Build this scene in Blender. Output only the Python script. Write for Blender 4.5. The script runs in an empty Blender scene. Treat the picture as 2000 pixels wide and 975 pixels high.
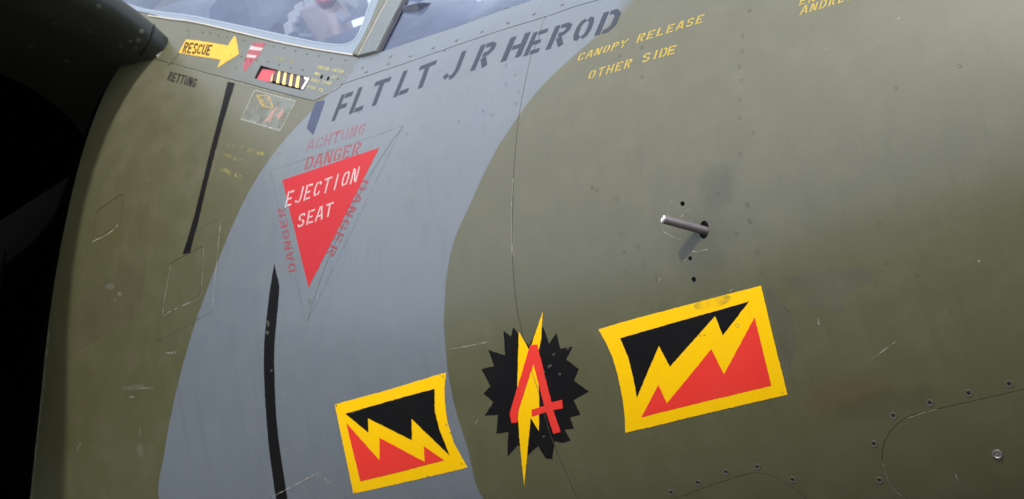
import bpy, bmesh, math, random
import numpy as np
from mathutils import Vector, Matrix
from mathutils.geometry import delaunay_2d_cdt
random.seed(7); rng = np.random.RandomState(7)
scn = bpy.context.scene
COL = scn.collection

# ------------------------------------------------------------------ camera
YAW, ELEV, ROLL, FPX = 0.783, 0.1294, 0.2205, 2618.9
CAM = np.array([1.9618, -1.8536, -0.0776])
ca, sa, ce, se = math.cos(YAW), math.sin(YAW), math.cos(ELEV), math.sin(ELEV)
_r = np.array([ca, sa, 0.0]); _d = np.array([-sa * ce, ca * ce, se]); _u = np.cross(_r, _d)
RR = math.cos(ROLL) * _r - math.sin(ROLL) * _u
UU = math.sin(ROLL) * _r + math.cos(ROLL) * _u
cam = bpy.data.cameras.new('camera'); cam_o = bpy.data.objects.new('camera', cam); COL.objects.link(cam_o)
cam.sensor_width = 36.0; cam.lens = 36.0 * FPX / 2000.0
cam.clip_start = 0.05; cam.clip_end = 6000
M = Matrix.Identity(4)
for i in range(3):
    M[i][0] = RR[i]; M[i][1] = UU[i]; M[i][2] = -_d[i]; M[i][3] = CAM[i]
cam_o.matrix_world = M
cam.dof.use_dof = True; cam.dof.focus_distance = 1.62; cam.dof.aperture_fstop = 11.0
scn.camera = cam_o
scn.cycles.caustics_reflective = False; scn.cycles.caustics_refractive = False

# ------------------------------------------------------------------ light
SUN_EL, SUN_AZ = math.radians(54), math.radians(17)       # azimuth: forward (+x) of straight abeam (-y)
sdir = Vector((math.cos(SUN_EL) * math.sin(SUN_AZ), -math.cos(SUN_EL) * math.cos(SUN_AZ), math.sin(SUN_EL)))
world = bpy.data.worlds.new('World'); scn.world = world; world.use_nodes = True
wn = world.node_tree; bg = wn.nodes['Background']
sky = wn.nodes.new('ShaderNodeTexSky'); sky.sky_type = 'NISHITA'; sky.sun_disc = False
sky.sun_elevation = SUN_EL; sky.sun_rotation = math.atan2(sdir.x, sdir.y)
sky.air_density = 1.2; sky.dust_density = 4.0; sky.ozone_density = 1.5
_tc = wn.nodes.new('ShaderNodeTexCoord'); _mp = wn.nodes.new('ShaderNodeMapping'); _mp.inputs['Scale'].default_value = (1, 1, 2.2)
wn.links.new(_tc.outputs['Generated'], _mp.inputs[0])
_nz = wn.nodes.new('ShaderNodeTexNoise'); _nz.inputs['Scale'].default_value = 1.6; _nz.inputs['Detail'].default_value = 6; wn.links.new(_mp.outputs[0], _nz.inputs['Vector'])
_mr = wn.nodes.new('ShaderNodeMapRange'); _mr.inputs[1].default_value = .35; _mr.inputs[2].default_value = .7; _mr.inputs[3].default_value = .35; _mr.inputs[4].default_value = .75
wn.links.new(_nz.outputs['Fac'], _mr.inputs[0])
_mx = wn.nodes.new('ShaderNodeMix'); _mx.data_type = 'RGBA'; wn.links.new(_mr.outputs[0], _mx.inputs[0]); wn.links.new(sky.outputs[0], _mx.inputs[6]); _mx.inputs[7].default_value = (9.5, 10.0, 10.8, 1)   # thin bright cloud
_sp = wn.nodes.new('ShaderNodeSeparateXYZ'); wn.links.new(_tc.outputs['Generated'], _sp.inputs[0])
_m3 = wn.nodes.new('ShaderNodeMapRange'); _m3.interpolation_type = 'SMOOTHSTEP'; _m3.inputs[1].default_value = .12; _m3.inputs[2].default_value = .55; _m3.inputs[3].default_value = .85; _m3.inputs[4].default_value = 0
wn.links.new(_sp.outputs[2], _m3.inputs[0])
_my = wn.nodes.new('ShaderNodeMix'); _my.data_type = 'RGBA'; wn.links.new(_m3.outputs[0], _my.inputs[0]); wn.links.new(_mx.outputs[2], _my.inputs[6]); _my.inputs[7].default_value = (7.4, 9.2, 12.4, 1)   # bright haze low in the sky
wn.links.new(_my.outputs[2], bg.inputs[0]); bg.inputs[1].default_value = 0.15
sun = bpy.data.lights.new('sun', 'SUN'); sun.energy = 2.8; sun.angle = math.radians(2.0); sun.color = (1.0, 0.96, 0.9)
sun_o = bpy.data.objects.new('sun', sun); COL.objects.link(sun_o)
sun_o.rotation_euler = sdir.to_track_quat('Z', 'Y').to_euler()
scn.view_settings.view_transform = 'Standard'; scn.view_settings.look = 'None'
scn.view_settings.exposure = 0.25; scn.view_settings.gamma = 1.0
scn.view_settings.use_curve_mapping = False

GROUND_Z = -1.9

# ------------------------------------------------------------------ fuselage surface
def WH(x):
    x = np.asarray(x, float)
    W = 0.6349 * (1 - 0.1337 * x - 0.0276 * x * x)
    s = (1 - 0.1171 * x - 0.0276 * x * x)
    k = np.clip(0.45 - x, 0, 1.1)
    Hu = 0.7507 * (1 + 0.5 * k ** 1.5) * s
    Hl = 0.6589 * s
    n = 2 + 0.5 * k
    q = np.sqrt(np.clip(1 - (np.clip(x - 1.7, 0, 1.5) / 1.5) ** 2, 1e-4, 1))
    return W * q, Hu * q, Hl * q, n

def surf(x, t):                       # x along the aircraft, t from -pi/2 (keel) to pi/2 (spine); starboard side
    x = np.asarray(x, float); t = np.asarray(t, float)
    W, Hu, Hl, n = WH(x); r = np.sin(t)
    n = np.where(r > 0, n, 2.0); H = np.where(r > 0, Hu, Hl)
    y = -W * np.clip(1 - np.abs(r) ** n, 0, 1) ** (1 / n)
    return np.stack([x, y, H * r], -1)

def surf_n(x, t):
    e = 1e-3
    x = np.asarray(x, float); t = np.clip(np.asarray(t, float), -1.55, 1.55)
    a = surf(x + e, t) - surf(x - e, t); b = surf(x, t + e) - surf(x, t - e)
    nrm = np.cross(a, b)
    return nrm / np.linalg.norm(nrm, axis=-1, keepdims=True)

def ray(X, Y):
    return _d + RR * ((X - 1000.0) / FPX) - UU * ((Y - 487.5) / FPX)

def hit(X, Y):                        # where the line of sight meets the fuselage: (x, t)
    v = ray(X, Y)
    def F(tt):
        P = CAM + v * tt[:, None]
        W, Hu, Hl, n = WH(P[:, 0])
        H = np.where(P[:, 2] > 0, Hu, Hl); n = np.where(P[:, 2] > 0, n, 2.0)
        return np.abs(P[:, 1] / W) ** n + np.abs(P[:, 2] / H) ** n - 1, P, H
    tt = np.linspace(0.6, 5, 1200); f, P, H = F(tt)
    i = int(np.argmax(f < 0))
    if f[i] >= 0:
        i = int(np.argmin(f)); lo, hi = tt[i], tt[i]
    else:
        lo, hi = tt[i - 1], tt[i]
        for _ in range(3):
            tt = np.linspace(lo, hi, 24); f, P, H = F(tt); i = max(1, int(np.argmax(f < 0))); lo, hi = tt[i - 1], tt[i]
    f, P, H = F(np.array([hi]))
    return float(P[0, 0]), float(math.asin(max(-1, min(1, P[0, 2] / H[0]))))

def H2(pts): return [hit(*p) for p in pts]
def on_plane(X, Y, y0):               # the line of sight at a lengthwise plane inside the cockpit
    v = ray(X, Y); k = (y0 - CAM[1]) / v[1]; return Vector(CAM + v * k)

TS = 0.65
def smooth(pts, closed=False, k=6):   # Catmull-Rom through the points
    n = len(pts); out = []
    rngi = range(n if closed else n - 1)
    for i in rngi:
        p0 = np.array(pts[(i - 1) % n] if closed or i > 0 else pts[0]); p1 = np.array(pts[i]); p2 = np.array(pts[(i + 1) % n])
        p3 = np.array(pts[(i + 2) % n] if closed or i < n - 2 else pts[-1])
        for j in range(k):
            s = j / k
            out.append(tuple(0.5 * ((2 * p1) + (-p0 + p2) * s + (2 * p0 - 5 * p1 + 4 * p2 - p3) * s * s + (-p0 + 3 * p1 - 3 * p2 + p3) * s ** 3)))
    if not closed: out.append(tuple(pts[-1]))
    return out

def resample(loop, cell):             # loop of (x, t)
    out = []
    for i in range(len(loop)):
        a = loop[i]; b = loop[(i + 1) % len(loop)]
        L = math.hypot(b[0] - a[0], (b[1] - a[1]) * TS)
        m = max(1, int(math.ceil(L / cell)))
        for j in range(m): out.append((a[0] + (b[0] - a[0]) * j / m, a[1] + (b[1] - a[1]) * j / m))
    return out

def inset(loop, g):                   # pull a closed loop inwards by g metres
    P = np.array([(a, b * TS) for a, b in loop])
    keep = [0]
    for i in range(1, len(P)):
        if np.linalg.norm(P[i] - P[keep[-1]]) > 1e-4: keep.append(i)
    P = P[keep]
    if np.linalg.norm(P[0] - P[-1]) < 1e-4: P = P[:-1]
    A = 0.5 * np.sum(P[:, 0] * np.roll(P[:, 1], -1) - np.roll(P[:, 0], -1) * P[:, 1])
    e = np.roll(P, -1, 0) - P; e /= np.linalg.norm(e, axis=1, keepdims=True)
    nn = np.stack([-e[:, 1], e[:, 0]], 1) * (1 if A > 0 else -1)
    m = nn + np.roll(nn, 1, 0); m /= np.maximum(np.linalg.norm(m, axis=1, keepdims=True), 1e-6)
    c = np.maximum(np.sum(m * nn, 1, keepdims=True), 0.35)
    Q = P + m * g / c
    return [(q[0], q[1] / TS) for q in Q]

def pip(P, loop):
    L = np.array(loop); x, y = P[:, 0], P[:, 1]; ins = np.zeros(len(P), bool)
    for i in range(len(L)):
        x1, y1 = L[i]; x2, y2 = L[i - 1]
        if y1 == y2: continue
        c = ((y1 > y) != (y2 > y)) & (x < (x2 - x1) * (y - y1) / (y2 - y1) + x1)
        ins ^= c
    return ins

def seg_dist(P, loop):
    L = np.array(loop); D = np.full(len(P), 9.0)
    for i in range(len(L)):
        a = L[i - 1]; b = L[i]; ab = b - a; l2 = ab @ ab
        if l2 < 1e-14: continue
        s = np.clip(((P - a) @ ab) / l2, 0, 1)
        D = np.minimum(D, np.linalg.norm(P - (a + s[:, None] * ab), axis=1))
    return D

def triangulate(loops, cell):         # loops[0] outer, the rest holes, all in (x, t)
    Ls = [[(a, b * TS) for a, b in resample(l, cell)] for l in loops]
    verts, edges = [], []
    for L in Ls:
        o = len(verts); verts += L; edges += [(o + i, o + (i + 1) % len(L)) for i in range(len(L))]
    A = np.array(Ls[0]); lo = A.min(0); hi = A.max(0)
    gx = np.arange(lo[0] + cell / 2, hi[0], cell); gy = np.arange(lo[1] + cell / 2, hi[1], cell)
    if len(gx) and len(gy):
        G = np.stack(np.meshgrid(gx, gy), -1).reshape(-1, 2)
        G[:, 0] += (np.round((G[:, 1] - lo[1]) / cell).astype(int) % 2) * cell * 0.5
        ok = pip(G, Ls[0])
        for h in Ls[1:]: ok &= ~pip(G, h)
        G = G[ok]
        if len(G):
            ok = np.ones(len(G), bool)
            for l in Ls: ok &= seg_dist(G, l) > cell * 0.35
            verts += [tuple(g) for g in G[ok]]
    r = delaunay_2d_cdt([Vector(v) for v in verts], edges, [], 0, 1e-7)
    V = np.array([tuple(v) for v in r[0]]); Fc = [tuple(f) for f in r[2] if len(f) == 3]
    if not Fc: return np.zeros((0, 2)), []
    C = np.array([V[list(f)].mean(0) for f in Fc])
    ok = pip(C, Ls[0])
    for h in Ls[1:]: ok &= ~pip(C, h)
    F2 = []
    for f, k in zip(Fc, ok):
        if not k: continue
        a, b, c = V[f[0]], V[f[1]], V[f[2]]
        if (b[0] - a[0]) * (c[1] - a[1]) - (b[1] - a[1]) * (c[0] - a[0]) < 0: f = (f[0], f[2], f[1])
        F2.append(f)
    V = V.copy(); V[:, 1] /= TS
    return V, F2

# ------------------------------------------------------------------ objects
BASE = Vector((0.0, 0.0, GROUND_Z))
def empty(name, label, cat, loc):
    o = bpy.data.objects.new(name, None); COL.objects.link(o); o.location = loc
    o['label'] = label; o['category'] = cat; return o
jet = empty('jet_aircraft', 'olive and grey camouflaged jet nose with yellow black and red flag emblems', 'jet aircraft', BASE)
ORIG = {}
def link(name, me, parent=None, origin=None):
    o = bpy.data.objects.new(name, me); COL.objects.link(o)
    return o
def finish(name, V, F, mats, parent, normals=None, matidx=None, smoothf=True, label=None):
    """mesh object from world-space vertices, its origin at the middle of its own shape"""
    V = np.asarray(V, float); c = (V.min(0) + V.max(0)) / 2
    me = bpy.data.meshes.new(name); me.from_pydata([tuple(v) for v in (V - c)], [], [tuple(f) for f in F])
    for m in (mats if isinstance(mats, (list, tuple)) else [mats]): me.materials.append(m)
    if matidx is not None: me.polygons.foreach_set('material_index', matidx)
    me.polygons.foreach_set('use_smooth', [smoothf] * len(F)); me.update()
    if normals is not None: me.normals_split_custom_set_from_vertices([tuple(n) for n in normals])
    o = bpy.data.objects.new(name, me); COL.objects.link(o)
    wc = Vector(c); ORIG[o.name] = wc
    if parent is not None:
        o.parent = parent
        if parent.name in WM: o.matrix_local = WM[parent.name].inverted() @ Matrix.Translation(wc)
        else: o.location = wc - (ORIG[parent.name] if parent.name in ORIG else Vector(parent.location))
    else: o.location = wc
    if label: o['label'] = label
    return o
WM = {}
def place(o, P, parent):              # put a shared-mesh copy at a world matrix P
    ORIG[o.name] = P.to_translation(); WM[o.name] = P.copy(); o.parent = parent
    pw = WM.get(parent.name) or Matrix.Translation(ORIG[parent.name] if parent.name in ORIG else Vector(parent.location))
    o.matrix_local = pw.inverted() @ P

def sheet(name, loops, mats, parent, cell=0.016, off=0.0, depth=0.0, mirror=False, label=None):
    V2, F = triangulate(loops, cell)
    P = surf(V2[:, 0], V2[:, 1]); N = surf_n(V2[:, 0], V2[:, 1])
    P = P + N * off
    F = [tuple(f) for f in F]
    V, NN, mi = [tuple(p) for p in P], [tuple(n) for n in N], [0] * len(F)
    if depth > 0:
        cnt = {}
        for f in F:
            for i in range(3):
                a, b = f[i], f[(i + 1) % 3]; cnt[(a, b)] = 1
        bd = [(a, b) for (a, b) in cnt if (b, a) not in cnt]
        for a, b in bd:
            pa, pb, na, nb = P[a], P[b], N[a], N[b]
            w = np.cross(pb - pa, na); l = np.linalg.norm(w)
            if l < 1e-12: continue
            w = w / l
            k = len(V)
            V += [tuple(pa), tuple(pb), tuple(pb - nb * depth), tuple(pa - na * depth)]; NN += [tuple(w)] * 4
            F.append((k + 1, k, k + 3, k + 2)); mi.append(1 if isinstance(mats, (list, tuple)) and len(mats) > 1 else 0)
    V = np.array(V); NN = np.array(NN)
    if mirror:
        V = V * [1, -1, 1]; NN = NN * [1, -1, 1]; F = [tuple(reversed(f)) for f in F]
    return finish(name, V, F, mats, parent, NN, mi, label=label)

def decal(name, polys, mat, parent, off=0.0003, cell=0.012, px=True, label=None, jit=0.0):
    """paint or film lying on the skin: closed outlines given as points, joined into one mesh"""
    if len(polys) > 1:
        for p_ in polys: decal(name, [p_], mat, parent, off, cell, px)
        return
    VV, FF, NN = [], [], []
    for pl in polys:
        if jit:
            q_ = []
            for i_ in range(len(pl)):
                a_, b_ = np.array(pl[i_], float), np.array(pl[(i_ + 1) % len(pl)], float); m_ = max(1, int(np.linalg.norm(b_ - a_) / 5))
                q_ += [tuple(a_)] + [tuple(a_ + (b_ - a_) * j_ / m_ + rng.randn(2) * jit) for j_ in range(1, m_)]
            pl = q_
        L = H2(pl) if px else pl
        V2, F = triangulate([L], cell)
        if not len(F): continue
        P = surf(V2[:, 0], V2[:, 1]); N = surf_n(V2[:, 0], V2[:, 1]); k = len(VV)
        VV += [tuple(p) for p in P + N * off]; NN += [tuple(n) for n in N]; FF += [tuple(i + k for i in f) for f in F]
    return finish(name, VV, FF, mat, parent, NN, label=label)

def ribbon(name, lines, width, mat, parent, off=0.0004, k=4, sm=True, wob=0.0):
    for ln in lines:
        pts = smooth(ln, k=k) if sm and len(ln) > 2 else [tuple(np.array(ln[i]) + (np.array(ln[i + 1]) - ln[i]) * j / 6) for i in range(len(ln) - 1) for j in range(6)] + [ln[-1]]
        uv = H2(pts); P = surf(*np.array(uv).T); N = surf_n(*np.array(uv).T)
        T = np.gradient(P, axis=0); B = np.cross(N, T); B /= np.linalg.norm(B, axis=1, keepdims=True)
        w = width * (1 + wob * (rng.rand(len(P), 1) - 0.5) * 2)
        VV = [tuple(v) for v in (P + B * w / 2 + N * off)] + [tuple(v) for v in (P - B * w / 2 + N * off)]; m = len(P)
        finish(name, VV, [(i, m + i, m + i + 1, i + 1) for i in range(m - 1)], mat, parent, [tuple(n) for n in N] * 2)

# ------------------------------------------------------------------ stencil lettering
L_, R_, B_, T_, M_ = .09, .51, .09, .91, .5
GL = {
 'A': [[(L_ - .05, 0), (.26, 1)], [(.36, 1), (.56, 0)], [(.2, .33), (.4, .33)]],
 'B': [[(L_, 0), (L_, 1)], [(.22, T_), (.38, T_), (.5, .8), (.5, .66), (.38, .54), (.22, .54)], [(.24, .4), (.42, .4), (.52, .3), (.52, .2), (.4, B_), (.22, B_)]],
 'C': [[(.26, T_), (.15, .84), (L_, .66), (L_, .34), (.15, .16), (.26, B_)], [(.35, T_), (.46, .84), (R_, .7)], [(.35, B_), (.46, .16), (R_, .3)]],
 'D': [[(L_, 0), (L_, 1)], [(.23, T_), (.38, T_), (R_, .74), (R_, .26), (.38, B_), (.23, B_)]],
 'E': [[(L_, 0), (L_, 1)], [(.22, T_), (.56, T_)], [(.18, M_), (.46, M_)], [(.22, B_), (.56, B_)]],
 'F': [[(L_, 0), (L_, 1)], [(.22, T_), (.56, T_)], [(.18, M_), (.48, M_)]],
 'G': [[(.26, T_), (.15, .84), (L_, .66), (L_, .34), (.15, .16), (.26, B_)], [(.35, T_), (.46, .84), (R_, .7)], [(.35, B_), (.5, .14), (R_, .26), (R_, .43), (.33, .43)]],
 'H': [[(L_, 0), (L_, 1)], [(R_, 0), (R_, 1)], [(.2, M_), (.42, M_)]],
 'I': [[(.3, 0), (.3, 1)]],
 'J': [[(R_, 1), (R_, .3), (.42, .1), (.3, .06)], [(.08, .24), (.2, .1)]],
 'L': [[(L_, 0), (L_, 1)], [(.22, B_), (.56, B_)]],
 'M': [[(L_, 0), (L_, 1)], [(R_, 0), (R_, 1)], [(.2, .9), (.3, .4)], [(.4, .9), (.33, .5)]],
 'N': [[(L_, 0), (L_, 1)], [(R_, 0), (R_, 1)], [(.19, .9), (.41, .1)]],
 'O': [[(.26, T_), (.15, .84), (L_, .66), (L_, .34), (.15, .16), (.26, B_)], [(.35, T_), (.46, .84), (R_, .66), (R_, .34), (.46, .16), (.35, B_)]],
 'P': [[(L_, 0), (L_, 1)], [(.22, T_), (.4, T_), (R_, .82), (R_, .62), (.4, .5), (.22, .5)]],
 'R': [[(L_, 0), (L_, 1)], [(.22, T_), (.4, T_), (R_, .82), (R_, .66), (.4, .55), (.24, .55)], [(.3, .42), (.5, 0)]],
 'S': [[(R_, .76), (.42, T_), (.2, T_), (L_, .8), (L_, .66), (.2, .56), (.26, .54)], [(.34, .46), (.42, .43), (R_, .33), (R_, .2), (.4, B_), (.18, B_), (L_, .24)]],
 'T': [[(.3, 0), (.3, .84)], [(.0, .92), (.6, .92)]],
 'U': [[(L_, 1), (L_, .3), (.15, .14), (.26, B_)], [(.35, B_), (.46, .14), (R_, .3), (R_, 1)]],
 'W': [[(L_, 1), (L_, 0)], [(R_, 1), (R_, 0)], [(.2, .1), (.3, .6)], [(.4, .1), (.33, .5)]],
 'Y': [[(.02, 1), (.25, .52)], [(.58, 1), (.35, .52)], [(.3, .42), (.3, 0)]],
}
def strip(pl, th):
    P = np.array(pl, float); n = len(P); out = []
    d = [P[min(i + 1, n - 1)] - P[i] if i == 0 else P[i] - P[i - 1] for i in range(n)]
    d = [v / np.linalg.norm(v) for v in d]
    for i in range(n):
        a = d[i]; b = d[min(i + 1, n - 1)]
        t = a + b; t = t / np.linalg.norm(t); nrm = np.array([-t[1], t[0]]); c = max(.5, nrm @ np.array([-a[1], a[0]]))
        out.append((P[i] + nrm * th / 2 / c, P[i] - nrm * th / 2 / c))
    return out
def lettering(name, cells, mat, parent, off=0.00025, th=.16, label=None, seg=.34, split=False):
    """cells: (char, origin, advance for a cell, up) in picture points; painted through a stencil"""
    if split:
        for c_ in cells: lettering(name, [c_], mat, parent, off, th, None, seg)
        return
    VV, FF, NN = [], [], []
    for ch, o, ad, up in cells:
        if ch not in GL: continue
        o = np.array(o, float); ad = np.array(ad, float) / .6; up = np.array(up, float)
        for si, s in enumerate(GL[ch]):
            q0 = [np.array(s[0], float)]
            for a_, b_ in zip(s[:-1], s[1:]):
                a_, b_ = np.array(a_, float), np.array(b_, float); m_ = max(1, int(np.linalg.norm(b_ - a_) / seg))
                q0 += [a_ + (b_ - a_) * (j_ + 1) / m_ for j_ in range(m_)]
            st = strip(q0, th); k = len(VV)
            uv = H2([tuple(o + ad * q[0] + up * q[1]) for pr in st for q in pr])
            P = surf(*np.array(uv).T); N = surf_n(*np.array(uv).T)
            VV += [tuple(v) for v in P + N * (off + si * 2e-5)]; NN += [tuple(n) for n in N]
            for i in range(len(st) - 1):
                q = [k + 2 * i, k + 2 * i + 1, k + 2 * i + 3, k + 2 * i + 2]
                a, b, c = np.array(VV[q[0]]), np.array(VV[q[1]]), np.array(VV[q[2]])
                if np.cross(b - a, c - a) @ NN[q[0]] < 0: q.reverse()
                FF.append(tuple(q))
    if not VV: return
    return finish(name, VV, FF, mat, parent, NN, label=label)
def word(txt, p0, p1, up0, up1=None, gap=.25):
    """evenly spaced cells from p0 to p1 along a baseline"""
    up1 = up1 or up0; n = len(txt); p0 = np.array(p0, float); p1 = np.array(p1, float); out = []
    a = (p1 - p0) / (n - gap * 1.0)
    for i, c in enumerate(txt):
        f = i / max(1, n - 1); out.append((c, p0 + a * i, a * (1 - gap), np.array(up0) * (1 - f) + np.array(up1) * f))
    return out

# ------------------------------------------------------------------ materials
def mat(name): m = bpy.data.materials.new(name); m.use_nodes = True; return m, m.node_tree, m.node_tree.nodes['Principled BSDF']
def N_(nt, t, **k):
    n = nt.nodes.new(t)
    for a, b in k.items(): setattr(n, a, b)
    return n
def math_(nt, op, a, b=None, c=None, clamp=False):
    n = N_(nt, 'ShaderNodeMath', operation=op); n.use_clamp = clamp
    for i, v in enumerate((a, b, c)):
        if v is None: continue
        if isinstance(v, (int, float)): n.inputs[i].default_value = v
        else: nt.links.new(v, n.inputs[i])
    return n.outputs[0]
def mixc(nt, f, a, b, blend='MIX'):
    n = N_(nt, 'ShaderNodeMix', data_type='RGBA', blend_type=blend)
    for s, v in ((0, f), (6, a), (7, b)):
        if isinstance(v, (int, float)): n.inputs[s].default_value = v
        elif isinstance(v, tuple): n.inputs[s].default_value = (*v, 1)
        else: nt.links.new(v, n.inputs[s])
    return n.outputs[2]
def noise(nt, vec, scale, detail=4, rough=.55, dist=0):
    n = N_(nt, 'ShaderNodeTexNoise'); n.inputs['Scale'].default_value = scale; n.inputs['Detail'].default_value = detail
    n.inputs['Roughness'].default_value = rough; n.inputs['Distortion'].default_value = dist
    if vec is not None: nt.links.new(vec, n.inputs['Vector'])
    return n.outputs['Fac']
def ramp(nt, v, lo, hi, a=0.0, b=1.0):
    n = N_(nt, 'ShaderNodeMapRange'); n.inputs[1].default_value = lo; n.inputs[2].default_value = hi
    n.inputs[3].default_value = a; n.inputs[4].default_value = b; n.interpolation_type = 'SMOOTHSTEP'; nt.links.new(v, n.inputs[0]); return n.outputs[0]
def stretch(nt, vec, s):
    n = N_(nt, 'ShaderNodeMapping'); n.inputs['Scale'].default_value = s; nt.links.new(vec, n.inputs[0]); return n.outputs[0]

def wear(nt, bs, pos, col, rough=.42, chips=True, bump=.12, k=1.0):
    """grime, streaks, chips and fine relief shared by every painted surface"""
    big = noise(nt, pos, 3.5, 5, .6); mid = noise(nt, pos, 22, 5, .65); fine = noise(nt, pos, 260, 3, .6)
    st = noise(nt, stretch(nt, pos, (60, 60, 3.0)), 1.0, 4, .6)
    col = mixc(nt, ramp(nt, big, .35, .7, 0, .22 * k), col, mixc(nt, 1.0, col, (.80, .78, .70), 'MULTIPLY'))
    col = mixc(nt, ramp(nt, mid, .42, .75, 0, .15 * k), col, mixc(nt, .35, col, (.30, .27, .2)))
    col = mixc(nt, ramp(nt, st, .48, .78, 0, .26 * k), col, mixc(nt, 1.0, col, (.62, .6, .55), 'MULTIPLY'))
    col = mixc(nt, ramp(nt, fine, .3, .8, 0, .16 * k), col, mixc(nt, 1.0, col, (.7, .7, .7), 'MULTIPLY'))
    if chips:
        c1 = noise(nt, pos, 75, 2, .5); c2 = noise(nt, pos, 6, 2, .5)
        ch = math_(nt, 'MULTIPLY', ramp(nt, c1, .79, .81), ramp(nt, c2, .48, .6))
        col = mixc(nt, math_(nt, 'MULTIPLY', ch, .30), col, (.42, .42, .38))
        sc = noise(nt, stretch(nt, pos, (14, 14, 190)), 1.0, 2, .5, .3)
        col = mixc(nt, math_(nt, 'MULTIPLY', ramp(nt, sc, .80, .83), .3), col, (.35, .35, .32))
    nt.links.new(col, bs.inputs['Base Color'])
    rg = math_(nt, 'ADD', ramp(nt, mid, .3, .75, -.03, .05), math_(nt, 'ADD', ramp(nt, big, .3, .7, -.03, .04), rough))
    nt.links.new(rg, bs.inputs['Roughness'])
    b1 = N_(nt, 'ShaderNodeBump'); b1.inputs['Strength'].default_value = bump; b1.inputs['Distance'].default_value = .0006
    nt.links.new(math_(nt, 'ADD', fine, math_(nt, 'MULTIPLY', mid, 1.5)), b1.inputs['Height'])
    b2 = N_(nt, 'ShaderNodeBump'); b2.inputs['Strength'].default_value = .35; b2.inputs['Distance'].default_value = .0016
    nt.links.new(noise(nt, pos, 4.5, 2, .4), b2.inputs['Height']); nt.links.new(b1.outputs[0], b2.inputs['Normal'])
    nt.links.new(b2.outputs[0], bs.inputs['Normal'])

OLIVE = (.077, .076, .035); GREY = (.122, .147, .175)

def camo_material():
    m, nt, bs = mat('camouflage_paint')
    pos = N_(nt, 'ShaderNodeNewGeometry').outputs['Position']
    sep = N_(nt, 'ShaderNodeSeparateXYZ'); nt.links.new(pos, sep.inputs[0])
    X, Z = sep.outputs[0], sep.outputs[2]
    left = [(310, 975), (318, 900), (345, 760), (375, 650), (412, 545), (450, 450), (500, 350), (552, 278), (600, 225), (636, 190), (668, 150), (720, 90), (770, 30)]
    right = [(945, 975), (910, 865), (886, 785), (870, 680), (868, 590), (884, 480), (920, 395), (962, 305), (1000, 245), (1055, 172), (1125, 105), (1165, 70), (1212, 20)]
    z0, z1, x0, x1 = -.7, 1.0, -.6, 1.4
    def curve(pts, ext):
        uv = H2(pts); P = surf(*np.array(uv).T)
        q = sorted([(float(p[2]), float(p[0])) for p in P])
        (za, xa), (zb, xb) = q[0], q[1]; s = (xa - xb) / (za - zb)
        q = [(-.68, xa + ext[0])] + q + [(1.0, q[-1][1] + ext[1])]
        fc = N_(nt, 'ShaderNodeFloatCurve'); c = fc.mapping.curves[0]
        pts2 = [((z - z0) / (z1 - z0), (x - x0) / (x1 - x0)) for z, x in q]
        while len(c.points) < len(pts2): c.points.new(.5, .5)
        for i, (a, b) in enumerate(pts2): c.points[i].location = (a, min(1, max(0, b)))
        fc.mapping.update()
        zz = math_(nt, 'DIVIDE', math_(nt, 'SUBTRACT', Z, z0), z1 - z0); nt.links.new(zz, fc.inputs['Value'])
        return math_(nt, 'ADD', math_(nt, 'MULTIPLY', fc.outputs[0], x1 - x0), x0)
    wob = math_(nt, 'MULTIPLY', math_(nt, 'SUBTRACT', noise(nt, pos, 40, 3), .5), .003)
    Xw = math_(nt, 'ADD', X, wob)
    xl = curve(left, (.15, .25)); xr = curve(right, (.3, .2))
    soft = ramp(nt, Z, .40, .50, .0008, .030)
    a = math_(nt, 'DIVIDE', math_(nt, 'SUBTRACT', Xw, xl), .0012, clamp=True)
    b = math_(nt, 'ADD', math_(nt, 'DIVIDE', math_(nt, 'SUBTRACT', xr, Xw), math_(nt, 'MULTIPLY', soft, 2.0)), .5, clamp=True)
    f = math_(nt, 'MULTIPLY', a, b)
    col = mixc(nt, f, OLIVE, GREY)
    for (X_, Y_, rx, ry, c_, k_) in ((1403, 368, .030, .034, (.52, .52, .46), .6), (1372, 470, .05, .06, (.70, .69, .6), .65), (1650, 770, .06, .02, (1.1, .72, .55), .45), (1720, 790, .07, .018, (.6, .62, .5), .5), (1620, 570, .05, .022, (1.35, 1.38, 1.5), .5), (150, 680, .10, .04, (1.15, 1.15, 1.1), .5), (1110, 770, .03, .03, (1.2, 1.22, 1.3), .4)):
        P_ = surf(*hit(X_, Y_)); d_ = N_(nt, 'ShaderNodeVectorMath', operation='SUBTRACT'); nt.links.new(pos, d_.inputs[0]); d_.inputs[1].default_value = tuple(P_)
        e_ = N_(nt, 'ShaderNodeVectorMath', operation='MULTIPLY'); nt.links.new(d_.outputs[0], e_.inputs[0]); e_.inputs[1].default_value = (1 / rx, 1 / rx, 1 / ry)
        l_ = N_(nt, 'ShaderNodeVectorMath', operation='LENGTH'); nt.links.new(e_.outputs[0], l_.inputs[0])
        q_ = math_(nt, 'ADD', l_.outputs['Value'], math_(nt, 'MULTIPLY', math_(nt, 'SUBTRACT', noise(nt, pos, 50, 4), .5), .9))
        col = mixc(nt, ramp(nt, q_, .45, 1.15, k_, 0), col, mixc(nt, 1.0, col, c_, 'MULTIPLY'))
    wear(nt, bs, pos, col, .42, True, .14, .95); bs.inputs['Specular IOR Level'].default_value = .6; bs.inputs['Coat Weight'].default_value = .5; bs.inputs['Coat Roughness'].default_value = .24; bs.inputs['Coat IOR'].default_value = 1.6
    return m
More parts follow.
